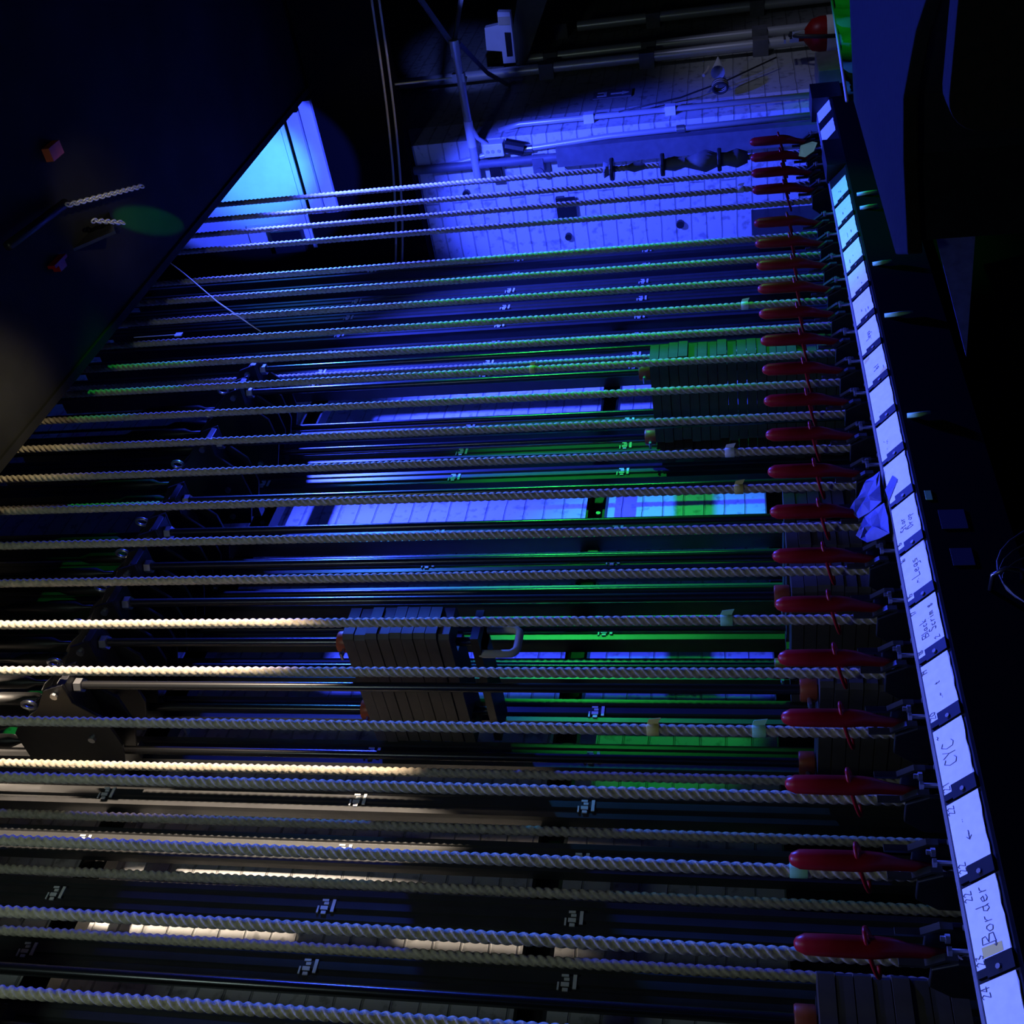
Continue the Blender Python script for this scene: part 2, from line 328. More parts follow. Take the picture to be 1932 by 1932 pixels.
for i in range(19): fr[i] = rope(LX(i)+.004*OFF.get(i, 0), 1.72, 'manila hand rope running through the lock at the '+ID[i], 'front hand ropes')
FAR = {-1.75: 'nearest', -2.72: 'second', -3.67: 'third', -4.68: 'farthest'}
for i, n in FAR.items(): fr[i] = rope(LX(i), 1.72, '%s of the four manila ropes beyond the gap in the card row' % n, 'front hand ropes')
for i in (0, 1, 6, 13, 14, 15, 16): rope(LX(i), 2.07, 'rear manila rope behind the hand rope of the '+ID[i], 'rear return ropes')
# tape flags on ropes: rope index, z, material
for i, z, mm, h in ((3, -.03, 'whitetape', .022), (5, .60, 'yellow', .016), (8, .02, 'whitetape', .024), (9, .0, 'yellow', .022), (12, .03, 'greentape', .026), (14, .175, 'yellow', .024), (14, -.03, 'greentape', .026), (16, -.09, 'greentape', .03), (-2.72, -.03, 'whitetape', .022)):
    if i not in fr: continue
    b = B().lathe([(.0118, 0), (.0125, .002), (.0125, h-.002), (.0118, h)], (0, 0, 0), 18).prism([(.0118, .002), (.024, -.004), (.021, h-.004), (.0118, h)], 1, -.0015, .0005)
    o = obj('tape_band', b, mm, fr[i], smooth='auto'); o.location = (0, 0, z+H-.02); o.rotation_euler = (0, 0, -fr[i].rotation_euler.z-.9)
    o['label'] = {'whitetape': 'white', 'yellow': 'yellow', 'greentape': 'pale green'}[mm]+' tape band'

# ---------------------------------------------------------------- locking rail
rail = thing('locking_rail', 'long dark steel locking rail carrying the row of white cards', 'locking rail', (0, 0, -H))
XA, XB = .30, 4.45
def rp_(name, b, m): return obj(name, b, m, rail, loc=(0, 0, H))
rp_('card_backing', B().prism([(1.594, -.3085), (1.538, -.3575), (1.536, -.364), (1.592, -.3165)], 0, XA, XB), 'holder')
rp_('top_flange', B().prism([(1.592, -.3165), (1.592, -.309), (1.622, -.309), (1.625, -.313), (1.625, -.40), (1.617, -.40), (1.617, -.3165)], 0, XA, XB), 'railtop')
rp_('front_flange', B().box((XA, 1.534, -.52), (XB, 1.540, -.362)), 'darkpanel')
rp_('dark_screen', B().box((XA, 1.60, -H+.01), (XB, 1.609, -.50)), 'darkpanel')  # dark sheet added for the shade in the open space under the rail
for (x0, x1, z0, z1, mm) in ((1.895, 1.925, -.385, -.372, 'greentape'), (1.80, 1.86, -.44, -.39, 'dimblue'), (1.69, 1.74, -.435, -.395, 'dimblue')): rp_('tape_patch', B().box((x0, 1.5328, z0), (x1, 1.534, z1)), mm)
rp_('rail_beam', B().box((XA, 1.61, -.56), (XB, 1.70, -.46)).box((XA, 1.74, -.56), (XB, 1.80, -.46)), 'black')
for x in (.4, 2.112, 3.895): rp_('post', B().box((x-.04, 1.63, -H), (x+.04, 1.78, -.56)), 'black')
rp_('splice_box', B().box((3.68, 1.535, -.37), (3.90, 1.60, -.30)), 'black')
rp_('end_bracket', B().box((4.30, 1.53, -.40), (4.46, 1.62, -.29)), 'black')
div0 = None
dpoly = [(0, 0), (0, .0)]
def slope(u, x, h):      # u: 0 upper edge .. 1 lower edge of the card face, h above it
    return (x, 1.589-.048*u-.66*h, -.31-.0425*u+.75*h)
for i in range(19):
    xd = 3.604-S*i-.1435
    b = B()
    for (u0, u1, wa, wb) in ((.02, .28, .006, .006), (.28, 1.03, .0095, .0185)):
        vs = [slope(u, x, h) for h in (-.002, .0035) for (u, x) in ((u0, xd-wa), (u1, xd-wa), (u1, xd+wb), (u0, xd+wb))]
        b.add(vs, [(0, 3, 2, 1), (4, 5, 6, 7), (0, 1, 5, 4), (1, 2, 6, 5), (2, 3, 7, 6), (3, 0, 4, 7)])
    d = rp_('card_divider', b, 'holder')
    p0 = Vector(slope(.62, xd, .0035)); p1 = Vector(slope(.62, xd, .0062))
    obj('divider_screw', B().tube([p0, p1], .0042, 8), 'trunk', d)

# ---- cards with handwriting (strokes in a unit box)
G = {'B': [[(0, 0), (.05, 1), (.5, .95), (.55, .7), (.1, .52), (.6, .4), (.6, .1), (0, 0)]], 'o': [[(.3, .5), (.05, .3), (.1, .05), (.35, 0), (.5, .2), (.45, .45), (.3, .5)]], 'r': [[(.05, 0), (.1, .5)], [(.1, .3), (.25, .48), (.45, .48)]],
     'd': [[(.45, .45), (.15, .45), (.05, .2), (.2, 0), (.42, .1), (.5, 1)], [(.42, .3), (.5, 0)]], 'e': [[(.05, .25), (.45, .3), (.35, .5), (.1, .4), (.08, .1), (.25, 0), (.48, .1)]], 'L': [[(.1, 1), (.05, 0), (.55, .05)]],
     'g': [[(.45, .45), (.15, .45), (.08, .15), (.3, .05), (.46, .4), (.42, -.3), (.1, -.35)]], 's': [[(.42, .45), (.12, .45), (.12, .28), (.4, .2), (.38, 0), (.05, .02)]], 'C': [[(.6, .85), (.3, 1), (.05, .6), (.1, .1), (.4, 0), (.62, .15)]],
     'Y': [[(.05, 1), (.3, .5), (.55, 1)], [(.3, .5), (.28, 0)]], 'l': [[(.1, 1), (.15, 0)]], 'a': [[(.42, .45), (.15, .45), (.05, .15), (.25, 0), (.42, .2), (.42, .45), (.48, 0)]], 'c': [[(.42, .42), (.15, .45), (.08, .15), (.25, 0), (.45, .08)]],
     'k': [[(.08, 1), (.1, 0)], [(.42, .5), (.1, .25), (.45, 0)]], 'S': [[(.5, .9), (.2, 1), (.1, .7), (.5, .4), (.4, 0), (.05, .1)]], 'm': [[(.05, 0), (.1, .5), (.25, .45), (.27, 0)], [(.27, .35), (.42, .48), (.5, 0)]], 'i': [[(.1, .5), (.12, 0)], [(.1, .72), (.12, .74)]],
     't': [[(.2, .9), (.2, .05), (.35, .02)], [(.02, .6), (.4, .6)]], 'p': [[(.1, -.4), (.1, .5)], [(.1, .4), (.4, .45), (.42, .15), (.1, .05)]], 'D': [[(.05, 0), (.08, 1), (.5, .8), (.55, .3), (.05, 0)]],
     '1': [[(.15, .8), (.3, 1), (.3, 0)]], '2': [[(.08, .8), (.3, 1), (.5, .75), (.05, 0), (.55, .02)]], '3': [[(.08, .9), (.45, .95), (.2, .55), (.5, .3), (.3, 0), (.05, .1)]], '4': [[(.35, 0), (.38, 1), (.05, .35), (.55, .35)]], '5': [[(.5, 1), (.12, 1), (.1, .55), (.5, .45), (.4, 0), (.05, .05)]],
     '6': [[(.45, 1), (.1, .5), (.1, .05), (.45, .05), (.45, .45), (.1, .4)]], '7': [[(.05, 1), (.55, 1), (.2, 0)]], '8': [[(.3, .5), (.08, .8), (.3, 1), (.5, .8), (.1, .25), (.3, 0), (.52, .25), (.3, .5)]], '9': [[(.5, .6), (.12, .6), (.12, .95), (.48, .95), (.42, 0)]], '0': [[(.3, 1), (.05, .6), (.1, .1), (.4, 0), (.55, .5), (.3, 1)]],
     '~': [[(0, .3), (.2, .5), (.4, .25), (.7, .45)]], '-': [[(.05, .4), (.6, .45)]], '<': [[(.5, .8), (.05, .45), (.5, .1)], [(.05, .45), (.9, .45)]], '.': [[(.1, 0), (.16, .04)]], ' ': []}
def write(b, txt, cx, u, hgt, wpx=.00055, right=None):
    """strokes lying on the sloping card face: text runs towards +x, its top towards the upper edge; cx = start, u = baseline 0..1"""
    adv = .66; x = cx
    for ch in txt:
        for st in G.get(ch, []):
            P = []
            for (a, c) in st:
                v = u-(c*hgt)/.0641
                P.append(Vector(slope(v, x+a*hgt*.95, .0016)))
            for p, q in zip(P[:-1], P[1:]): b.tube([p, q], wpx, 5)
        x += adv*hgt*(1.0 if ch not in 'il1. ' else .55)
    return b
TXT = {0: [('~-', .05, .62, .012), ('.~', .06, .5, .01)], 1: [('~~', .05, .5, .012), ('..', .07, .6, .01)], 2: [('---', .04, .55, .016), ('~~', .05, .75, .012)], 3: [('~-~', .04, .35, .010), ('|', .1, .5, .01), ('-', .06, .62, .016)],
       4: [('-~', .07, .6, .010), ('~', .03, .75, .012)], 5: [('~-', .05, .45, .009), ('---', .03, .66, .009), ('-~-', .03, .80, .009)], 6: [('legs', .05, .58, .016), ('..', .04, .6, .012)], 7: [('1st', .045, .66, .016), ('---', .03, .92, .007)],
       8: [('.', .03, .3, .01)], 9: [('-.-.', .05, .42, .007), ('.-', .06, .30, .008), ('..', .03, .33, .008)], 10: [('-', .05, .6, .02)], 11: [('Star', .045, .46, .016), ('Drop', .042, .74, .016), ('15', .012, .16, .010)],
       12: [('Legs', .050, .62, .021), ('16', .112, .18, .012), ('15', .008, .20, .012), ('.~.', .03, .55, .011)], 13: [('Black', .040, .50, .016), ('Scrim', .046, .80, .017), ('17', .112, .20, .012), ('18', .008, .20, .012), ('8', .106, .84, .012), ('2', .022, .86, .012)],
       14: [('19', .110, .20, .013), ('20', .006, .20, .013), ('t', .075, .55, .012), ('..~', .04, .55, .009)], 15: [('CYC', .050, .60, .026), ('21', .006, .22, .015), ('~', .112, .20, .012)],
       16: [('22', .112, .22, .013), ('22', .006, .24, .014), ('<-', .055, .60, .014), ('..', .09, .4, .01)], 17: [('Border', .034, .66, .024), ('22', .108, .24, .014), ('23', .006, .24, .014), ('<~', .026, .70, .008)], 18: [('24', .110, .24, .015), ('..', .06, .5, .012), ('~-', .03, .7, .02)]}
LBL = {18: 'white index card at the nearest end of the row, marked 24', 17: 'white index card with Border written on it and a yellow patch', 16: 'white index card with an arrow scribble, between the CYC and Border cards', 15: 'white index card with CYC written on it',
       14: 'white index card marked 19 and 20, between Black Scrim and CYC', 13: 'white index card with Black Scrim written on it', 12: 'white index card with Legs written in large script', 11: 'white index card with Star Drop written on it',
       10: 'white index card with the blue tape scrap stuck across its edge', 9: 'white index card with rows of dots, first beyond the blue tape scrap', 8: 'blank white index card, second beyond the blue tape scrap', 7: 'white index card with two yellow stains',
       6: 'white index card with small smudged writing, just beyond the yellow-stained one', 5: 'white index card with faint lines, second beyond the yellow-stained one', 4: 'white index card, third beyond the yellow-stained one, half green and half blue', 3: 'cyan-lit white index card, fourth from the far end of the long row',
       2: 'cyan-green lit index card with a dark smudge, third from the far end', 1: 'cyan-lit white index card, second from the far end of the long row', 0: 'cyan-lit white index card at the far end of the long row'}
def card(x1, lab, txt, w=.134, grp='index cards on the rail'):
    n = 9; xs = [x1-w*k/(n-1) for k in range(n)]
    vs = []
    for h in (.0002, .0011):
        for k, x in enumerate(xs):
            vs.append(slope(.01, x, h)); vs.append(slope(1.0+random.uniform(-.02, .02), x, h))
    fs = []
    for k in range(n-1):
        a = 2*k; fs.append((a, a+1, a+3, a+2)); o_ = 2*n; fs.append((o_+a, o_+a+2, o_+a+3, o_+a+1))
        fs.append((a, a+2, o_+a+2, o_+a)); fs.append((a+1, o_+a+1, o_+a+3, a+3))
    fs += [(0, 2*n, 2*n+1, 1), (2*n-2, 2*n-1, 4*n-1, 4*n-2)]
    c = tag(obj('index_card', B().add(vs, fs), 'card', loc=(0, 0, H)), lab, 'card', grp)
    b = B()
    for (t, dx, u, h) in txt: write(b, t, x1-w+dx, u, h)
    if b.v: obj('handwriting', b, 'ink', c)
    return c
cards = {}
for i in range(19): cards[i] = card(3.600-S*i, LBL[i], TXT[i])
cards[-3] = card(4.118, 'nearer of the two white cards beyond the gap at the far end', [], .122)
cards[-4] = card(4.322, 'farther of the two white cards beyond the gap at the far end', [], .125)
def patch(i, pts, name, lab, m):
    x1 = 3.600-S*i-.134
    vs = [slope(u, x1+dx, .0014) for dx, u in pts]+[slope(u, x1+dx, .0012) for dx, u in pts]; n = len(pts)
    o = obj(name, B().add(vs, [tuple(range(n)), tuple(range(n, 2*n))[::-1]]+[(k, n+k, n+(k+1) % n, (k+1) % n) for k in range(n)]), m, cards[i]); o['label'] = lab
patch(17, [(.016, .24), (.016, .80), (.030, .80), (.032, .24)], 'stain', 'yellow patch', 'labely')
patch(7, [(.012, .62), (.020, .98), (.034, .95), (.028, .7)], 'stain', 'yellow stain', 'labely')
patch(7, [(.112, .05), (.118, .30), (.130, .34), (.128, .06)], 'stain', 'yellow stain', 'labely')
patch(12, [(.128, .62), (.131, .98), (.134, .98), (.133, .6)], 'stain', 'yellow stain', 'labely')

# blue tape scraps draped over the rail
xt = LX(10)
def sheet(pts, th=.0012):
    b = B(); vs = []; n = len(pts)
    for h in (0, th):
        for (x, y, z) in pts: vs.append((x-h*.4, y-h*.7, z+h*.6))
    return b.add(vs, [tuple(range(n))[::-1], tuple(range(n, 2*n))]+[(k, (k+1) % n, n+(k+1) % n, n+k) for k in range(n)])
t = thing('tape_scrap', 'crumpled blue cloth tape scrap draped over the rail behind the cards', 'tape', (xt, 1.62, -.30))
def crumple(pts, seed):
    j = random.Random(seed); n = len(pts); c = [sum(p[k] for p in pts)/n for k in range(3)]; ring = []
    for k in range(n):
        a, d = pts[k], pts[(k+1) % n]; ring += [a, [(a[q]+d[q])/2+j.uniform(-.004, .004) for q in range(3)]]
    mid = [[(p[q]+c[q])/2+j.uniform(-.004, .004)+(0, -.010, .008)[q]*j.choice((-.6, .2, 1.2)) for q in range(3)] for p in ring]
    m_ = len(ring); vs = ring+mid+[c]; fs = []
    for k in range(m_):
        k2 = (k+1) % m_; fs += [(k, k2, m_+k), (k2, m_+k2, m_+k), (m_+k, m_+k2, 2*m_)]
    N = len(vs); vs = [(x, y, z) for x, y, z in vs]+[(x, y+.001, z-.001) for x, y, z in vs]
    fs = fs+[tuple(N+i for i in f[::-1]) for f in fs]+[(k, N+k, N+(k+1) % m_, (k+1) % m_) for k in range(m_)]
    return B().add(vs, fs)
def tp(pts):
    if len(pts) > 4: return obj('tape_fold', crumple([(x-xt, y-1.62, z+.30) for x, y, z in pts], len(t.children)+3), 'bluetape', t)
    return obj('tape_fold', sheet([(x-xt, y-1.62, z+.30) for x, y, z in pts]), 'bluetape', t)
tp([(xt+.03, 1.585, -.30), (xt+.055, 1.63, -.275), (xt+.0, 1.67, -.235), (xt-.05, 1.655, -.25), (xt-.06, 1.60, -.295)])
tp([(xt-.065, 1.60, -.30), (xt-.05, 1.65, -.262), (xt-.10, 1.662, -.24), (xt-.15, 1.64, -.258), (xt-.165, 1.602, -.30)])
tp([(xt-.03, 1.592, -.306), (xt-.005, 1.572, -.323), (xt-.03, 1.564, -.331), (xt-.075, 1.588, -.309)])

# ---------------------------------------------------------------- rope locks
def make_lock():
    t = thing('rope_lock', '', 'rope lock', (0, 0, 0), 'rope locks along the rail')
    # iron body: two cheeks, throat and foot
    cheek = [(1.665, -.459), (1.665, -.30), (1.685, -.262), (1.735, -.262), (1.765, -.30), (1.765, -.459)]
    obj('body', B().prism(cheek, 0, -.036, -.026).prism(cheek, 0, .026, .036).box((-.04, 1.655, -.459), (-.015, 1.78, -.450)).box((.015, 1.655, -.459), (.04, 1.78, -.450)).box((-.03, 1.748, -.44), (.03, 1.762, -.30)), 'black', t, bevel=.002)
    # red lever: oval grip, waist and tapering neck
    pts = [(-.020, 1.655, -.058), (-.020, 1.655, -.062), (-.020, 1.655, -.075), (-.020, 1.655, -.12), (-.020, 1.655, -.175), (-.019, 1.656, -.188), (-.016, 1.660, -.205), (-.014, 1.668, -.23), (-.012, 1.675, -.26), (-.011, 1.68, -.285)]
    rs = [.004, .0105, .0165, .0175, .0175, .0168, .015, .0115, .0095, .008]
    h = obj('handle', B().tube(pts, rs, 16), 'red', t, smooth=True)
    # ring round lever and rope
    n = 28; rg = []
    for k in range(n):
        a = 2*math.pi*k/n; x = .026*math.cos(a); y = .057*math.sin(a)
        rg.append((x-.010-.10*y*0, 1.688+y, -.178-.25*y))
    obj('ring', B().tube(rg, .0036, 8, True), 'red', t, smooth=True)
    obj('cam', B().prism([(1.735, -.30), (1.745, -.29), (1.747, -.35), (1.735, -.37)], 0, -.018, .018), 'black', t, bevel=.002)
    for s in (-1, 1):
        obj('cam_strap', B().prism([(1.680, -.215), (1.686, -.215), (1.686, -.255), (1.666, -.283), (1.666, -.300), (1.660, -.300), (1.660, -.281), (1.680, -.253)], 0, s*.026-.006, s*.026+.006), 'track', t)
    for (x, y, z) in ((-.005, 1.645, -.29), (.012, 1.64, -.325)): obj('bolt', B().lathe([(.0075, 0), (.0075, .007), (.0045, .007), (.0045, .014)], (x, y, z), 8), 'steel', t)
    obj('adjusting_screw', B().cyl((-.03, 1.637, -.315), (-.03, 1.637, -.288), .0045, 8).lathe([(.008, 0), (.008, .006)], (-.03, 1.637, -.288), 6), 'steel', t)
    return t
lk = None
for i in range(18):
    if lk is None: lk = t = make_lock()
    else: t = copy_tree(lk)
    t.location = (LX(i), 0, H); t['label'] = 'black rope lock with red handle at the '+ID[i]
for i, n in FAR.items():
    t = copy_tree(lk); t.location = (LX(i), 0, H); t['label'] = 'black rope lock with red handle on the %s of the ropes beyond the gap' % n
tag(obj('paper_tag', sheet([(4.03, 1.60, -.235), (4.02, 1.585, -.275), (3.98, 1.575, -.29), (3.93, 1.585, -.275), (3.92, 1.60, -.245), (3.96, 1.61, -.225)]), 'leaf', loc=(0, 0, H)), 'leaf-shaped tag with yellow-green light painted in, lying on the far end of the rail', 'tag')
# wrapped bundle on the farthest rope
t = thing('rope_bundle', 'dark cloth bundle strapped round the farthest hand rope', 'bundle', (LX(-4.68), 1.70, .25))
pr = []
for k in range(15): pr.append((.022+.010*math.sin(k*1.9)+.012*math.sin(k*.45), -.30+.04*k))
obj('wrap', B().lathe(pr, (0, 0.02, 0), 14), 'trunk', t, smooth=True)
for z in (-.20, .02, .22): obj('strap', B().lathe([(.042, 0), (.044, .004), (.044, .012), (.042, .016)], (0, .02, z), 16), 'cable', t)

# ---------------------------------------------------------------- far end wall and its fittings
def O(name, b, m, lab, cat, smooth=False, bevel=0): return tag(obj(name, b, m, loc=(0, 0, H), smooth=smooth, bevel=bevel), lab, cat)
pn = thing('wall_panel', 'big pale metal panel glowing cyan high on the end wall', 'panel', (XE-.04, 2.1, 2.25))
obj('panel_face', B().box((0, -.325, .0), (.035, .30, .75)), 'paint', pn)
obj('panel_edge', B().box((-.012, -.36, -.030), (.035, .33, -.008)), 'paint', pn)
obj('seam_plate', B().box((-.012, .18, .10), (0, .30, .34)), 'paint', pn)
O('relay_box', B().box((XE-.11, 2.30, 2.27), (XE-.056, 2.425, 2.44)), 'black', 'small black box fixed to the corner of the glowing panel', 'box', bevel=.004)
O('ledge_board', B().box((XE-.10, 1.69, 2.115), (XE, 2.22, 2.18)), 'paint', 'upper of two pale level boards under the glowing panel', 'board')
O('ledge_board', B().box((XE-.10, 1.64, 2.035), (XE, 2.22, 2.10)), 'paint', 'lower of two pale level boards under the glowing panel', 'board')
O('dark_beam_with_fillers', B().box((XE-.10, 1.0, 1.60), (XE-.002, 2.63, 2.02)).box((XE-.09, 2.225, 2.02), (XE-.052, 2.405, 2.20)).box((XE-.06, 1.60, 2.18), (XE-.002, 2.405, 2.212)), 'darkpanel', 'broad dark beam crossing the end wall, with dark fillers added by the pale boards', 'beam')  # last two boxes added to darken the gaps round the boards
for k, dz in ((0, 0), (1, -.035)):
    pts = [(XE-.115, 1.1+.12*j, 1.60+dz+.10*(j/12)+.09*(j/12)**3) for j in range(13)]
    O('hanging_cable', B().tube(pts, .006, 8), 'tan', '%s of two yellowish cables sagging across the dark wall' % ('upper', 'lower')[k], 'cable', True)
pb = thing('pipe_batten', 'blue-lit pipe sticking out level from the end wall corner', 'pipe', (XE-.06, 1.46, 1.274))
obj('pipe', B().cyl((0, 0, 0), (0, .66, 0), .020), 'conduit', pb, smooth='auto')
obj('tape_wrap', B().cyl((0, .37, 0), (0, .50, 0), .0225), 'whitetape', pb, smooth='auto')
obj('end_cap', B().cyl((0, -.012, 0), (0, .06, 0), .024), 'conduit', pb, smooth='auto')
O('pipe_cable', B().tube([(XE-.06, 1.62, 1.25), (XE-.06, 1.70, 1.275), (XE-.06, 1.82, 1.28), (XE-.06, 1.92, 1.24), (XE-.05, 1.96, 1.20), (XE-.05, 1.97, 1.19)], .011, 8), 'conduit', 'cable looping beside the blue-lit projecting pipe', 'cable', True)
O('threaded_rod', B().cyl((XE-.06, 1.62, 1.29), (XE-.06, 1.62, 1.75), .005, 8).box((XE-.075, 1.60, 1.25), (XE-.045, 1.64, 1.31)), 'conduit', 'thin threaded rod rising from the clamp on the projecting pipe', 'rod')
O('flat_brace', B().tube([(XE-.04, 1.47, 1.28), (XE+.5, 1.10, 1.22)], .012, 4), 'trunk', 'dark flat brace running from the pipe end towards stage', 'brace')
O('flat_brace', B().tube([(XE-.03, 1.47, 1.26), (XE+.55, 1.80, 1.27), (XE+.75, 1.94, 1.2)], .014, 4), 'trunk', 'dark flat brace running from the pipe end to the far wall', 'brace')
O('flat_brace', B().tube([(XE-.04, 1.47, 1.29), (XE-.1, 1.10, 1.46)], .014, 4), 'trunk', 'dark flat brace slanting up from the pipe end into shadow', 'brace')
# conduits
vc = thing('wall_conduit', 'shiny vertical conduit with couplings on the end wall corner', 'conduit', (XE-.03, 1.985, 0))
obj('pipe', B().tube([(0, .09, 1.62), (0, .085, 1.5), (0, .07, 1.42), (0, .05, 1.30), (0, .028, 1.18), (0, .02, .95), (0, 0, .6), (0, -.01, -.45)], .014, 10), 'conduit', vc, smooth=True)
for z, y in ((1.44, .074), (1.0, .022), (.25, -.003)): obj('coupling', B().cyl((0, y, z-.02), (0, y, z+.02), .019), 'steel', vc, smooth='auto')
td = thing('wall_trunking', 'dark grey pipe widening into square trunking down the end wall', 'trunking', (XE-.045, 2.06, 0))
obj('pipe', B().cyl((0, 0, .86), (0, 0, 1.62), .022), 'trunk', td, smooth='auto')
obj('trunking', B().box((-.03, -.055, -.85), (.044, .04, .86)), 'trunk', td)
fc = thing('wall_conduit', 'pale vertical conduit on the shaded brick just round the corner', 'conduit', (XE+.09, 1.925, 0))
obj('pipe', B().tube([(0, .02, 1.16), (0, .0, 1.05), (0, 0, .9), (0, 0, -.40)], .014, 10), 'conduit', fc, smooth=True)
for z in (.70, .30): obj('clip', B().box((-.022, -.02, z-.025), (.022, .024, z+.025)), 'paint', fc)
jb = thing('junction_box', 'blue-lit junction box with knockouts on the end wall corner', 'junction box', (XE-.05, 1.99, 1.17))
obj('box', B().box((-.02, -.035, -.05), (.05, .03, .05)), 'paint', jb, bevel=.003)
for z in (-.028, .004, .03): obj('knockout', B().tube([(-.021, .0, z), (-.024, 0, z)], .009, 12), 'conduit', jb)
O('conduit_fitting', B().cyl((XE-.045, 2.0, 1.02), (XE-.045, 1.975, 1.11), .035, 12), 'black', 'black conical conduit fitting below the junction box', 'fitting')
O('wall_strut', B().box((XE-.05, 1.99, 1.155), (XE-.001, 2.16, 1.21)), 'black', 'short black level strut across the end wall pipes', 'strut')
O('pipe_clamp', B().box((XE-.07, 2.05, .93), (XE-.001, 2.13, .985)).cyl((XE-.08, 2.115, .955), (XE-.07, 2.115, .955), .022), 'trunk', 'grey round-eyed pipe clamp under the trunking on the end wall', 'clamp')
for k, (y, z, r) in enumerate(((2.22, 1.36, .02), (2.48, .28, .02), (2.50, .86, .018))):
    O('anchor_bolt', B().cyl((XE-.025, y, z), (XE-.001, y, z), r, 10), 'black', ['black anchor bolt stub high on the blue-lit end wall', 'black anchor bolt stub low on the blue-lit end wall', 'black anchor bolt stub midway up the blue-lit end wall'][k], 'bolt')
O('angle_clip', B().box((XE-.03, 2.28, .86), (XE-.001, 2.40, .90)).box((XE-.03, 2.28, .80), (XE-.02, 2.40, .86)), 'black', 'black angle clip bolted to the middle of the blue-lit end wall', 'clip')
# far wall
for k, (x, r, z1) in enumerate(((6.22, .028, 1.9), (6.42, .026, 1.2), (6.95, .03, .9))):
    b = B().cyl((x, 1.90, -H), (x, 1.90, z1), r)
    p = O('wall_pipe', b, 'conduit', ['nearest of the three vertical pipes on the shaded far wall', 'middle of the three vertical pipes on the shaded far wall', 'farthest and faintest vertical pipe on the shaded far wall'][k], 'pipe', 'auto')
    for z in (1.0, .45, -.15): obj('pipe_strap', B().box((x-r-.01, 1.90-r-.004, z-.04), (x+r+.01, 1.951, z+.04)), 'trunk', p)
fe = thing('fire_extinguisher', 'red fire extinguisher with white and yellow label on the far wall', 'fire extinguisher', (6.02, 1.82, -.80))
obj('cylinder', B().lathe([(.078, 0), (.085, .01), (.085, .36), (.075, .40), (.04, .43), (.025, .44), (.025, .47)], (0, 0, 0), 24), 'red', fe, smooth='auto')
lb = obj('label_wrap', B().lathe([(.0855, .18), (.0862, .182), (.0862, .328), (.0855, .33)], (0, 0, 0), 24), 'labelw', fe, smooth='auto')
obj('label_band', B().lathe([(.0866, .23), (.0868, .231), (.0868, .27), (.0866, .271)], (0, 0, 0), 24), 'labely', lb, smooth='auto')
obj('valve', B().box((-.025, -.02, .465), (.03, .02, .51)).box((-.06, -.01, .50), (.03, .01, .512)).box((-.06, -.01, .53), (.03, .01, .54)), 'steel', fe)
obj('hose', B().tube([(.0, -.02, .49), (-.06, -.03, .51), (-.10, -.03, .46), (-.105, -.02, .36), (-.09, -.01, .28)], .011, 8), 'cable', fe, smooth=True)
obj('tag', B().box((-.08, -.05, .44), (-.077, -.02, .50)), 'whitetape', fe)
O('wall_cabinet', B().box((5.50, 1.83, -.62), (5.78, 1.949, -.40)), 'trunk', 'grey box on the far wall below the fire extinguisher', 'box', bevel=.004)
cn = thing('paper_cone', 'small white paper cone lying over the coil on the far wall', 'cone', (5.72, 1.86, .07))
vs = [(.24*(k/6), .035*math.cos(a)*(1-k/6.5), .035*math.sin(a)*(1-k/6.5)) for k in range(7) for a in [2*math.pi*j/14 for j in range(14)]]
obj('cone', B().add(vs, [(k*14+j, k*14+(j+1) % 14, (k+1)*14+(j+1) % 14, (k+1)*14+j) for k in range(6) for j in range(14)]), 'paint', cn, smooth=True)
obj('peg', B().tube([(-.02, 0, .07), (.05, 0, .05), (.10, 0, .045)], .008, 8), 'tan', cn)
co = thing('cable_coil', 'coil of cable with bright bands hanging on the far wall', 'coil', (5.58, 1.88, .06))
for k in range(5): obj('turn', B().tube([(-.028+.014*k, .026*math.sin(a), .035*math.cos(a)) for a in [j*math.pi/8 for j in range(16)]], .006, 6, True), 'tan' if k % 2 else 'cable', co, smooth=True)
sg = thing('arrow_sign', 'small dark sign with a pale arrow on the shaded far brick', 'sign', (5.82, 1.948, .62))
obj('plate', B().box((-.05, -.006, -.11), (.05, 0, .09)), 'trunk', sg)
obj('arrow', B().prism([(-.008, .0), (.008, .0), (.008, -.06), (.022, -.06), (0, -.095), (-.022, -.06), (-.008, -.06)], 1, -.008, -.006), 'mark', sg)
obj('emblem', B().prism([(-.03, .02), (.03, .02), (.03, .07), (.018, .07), (.018, .035), (-.018, .035), (-.018, .07), (-.03, .07)], 1, -.008, -.006), 'mark', sg)
O('wall_wire', B().tube([(5.45, 1.91, .55), (5.55, 1.905, .25), (5.72, 1.90, .02), (5.95, 1.89, -.22)], .004, 6), 'cable', 'thin black wire slanting down the shaded far wall', 'wire', True)
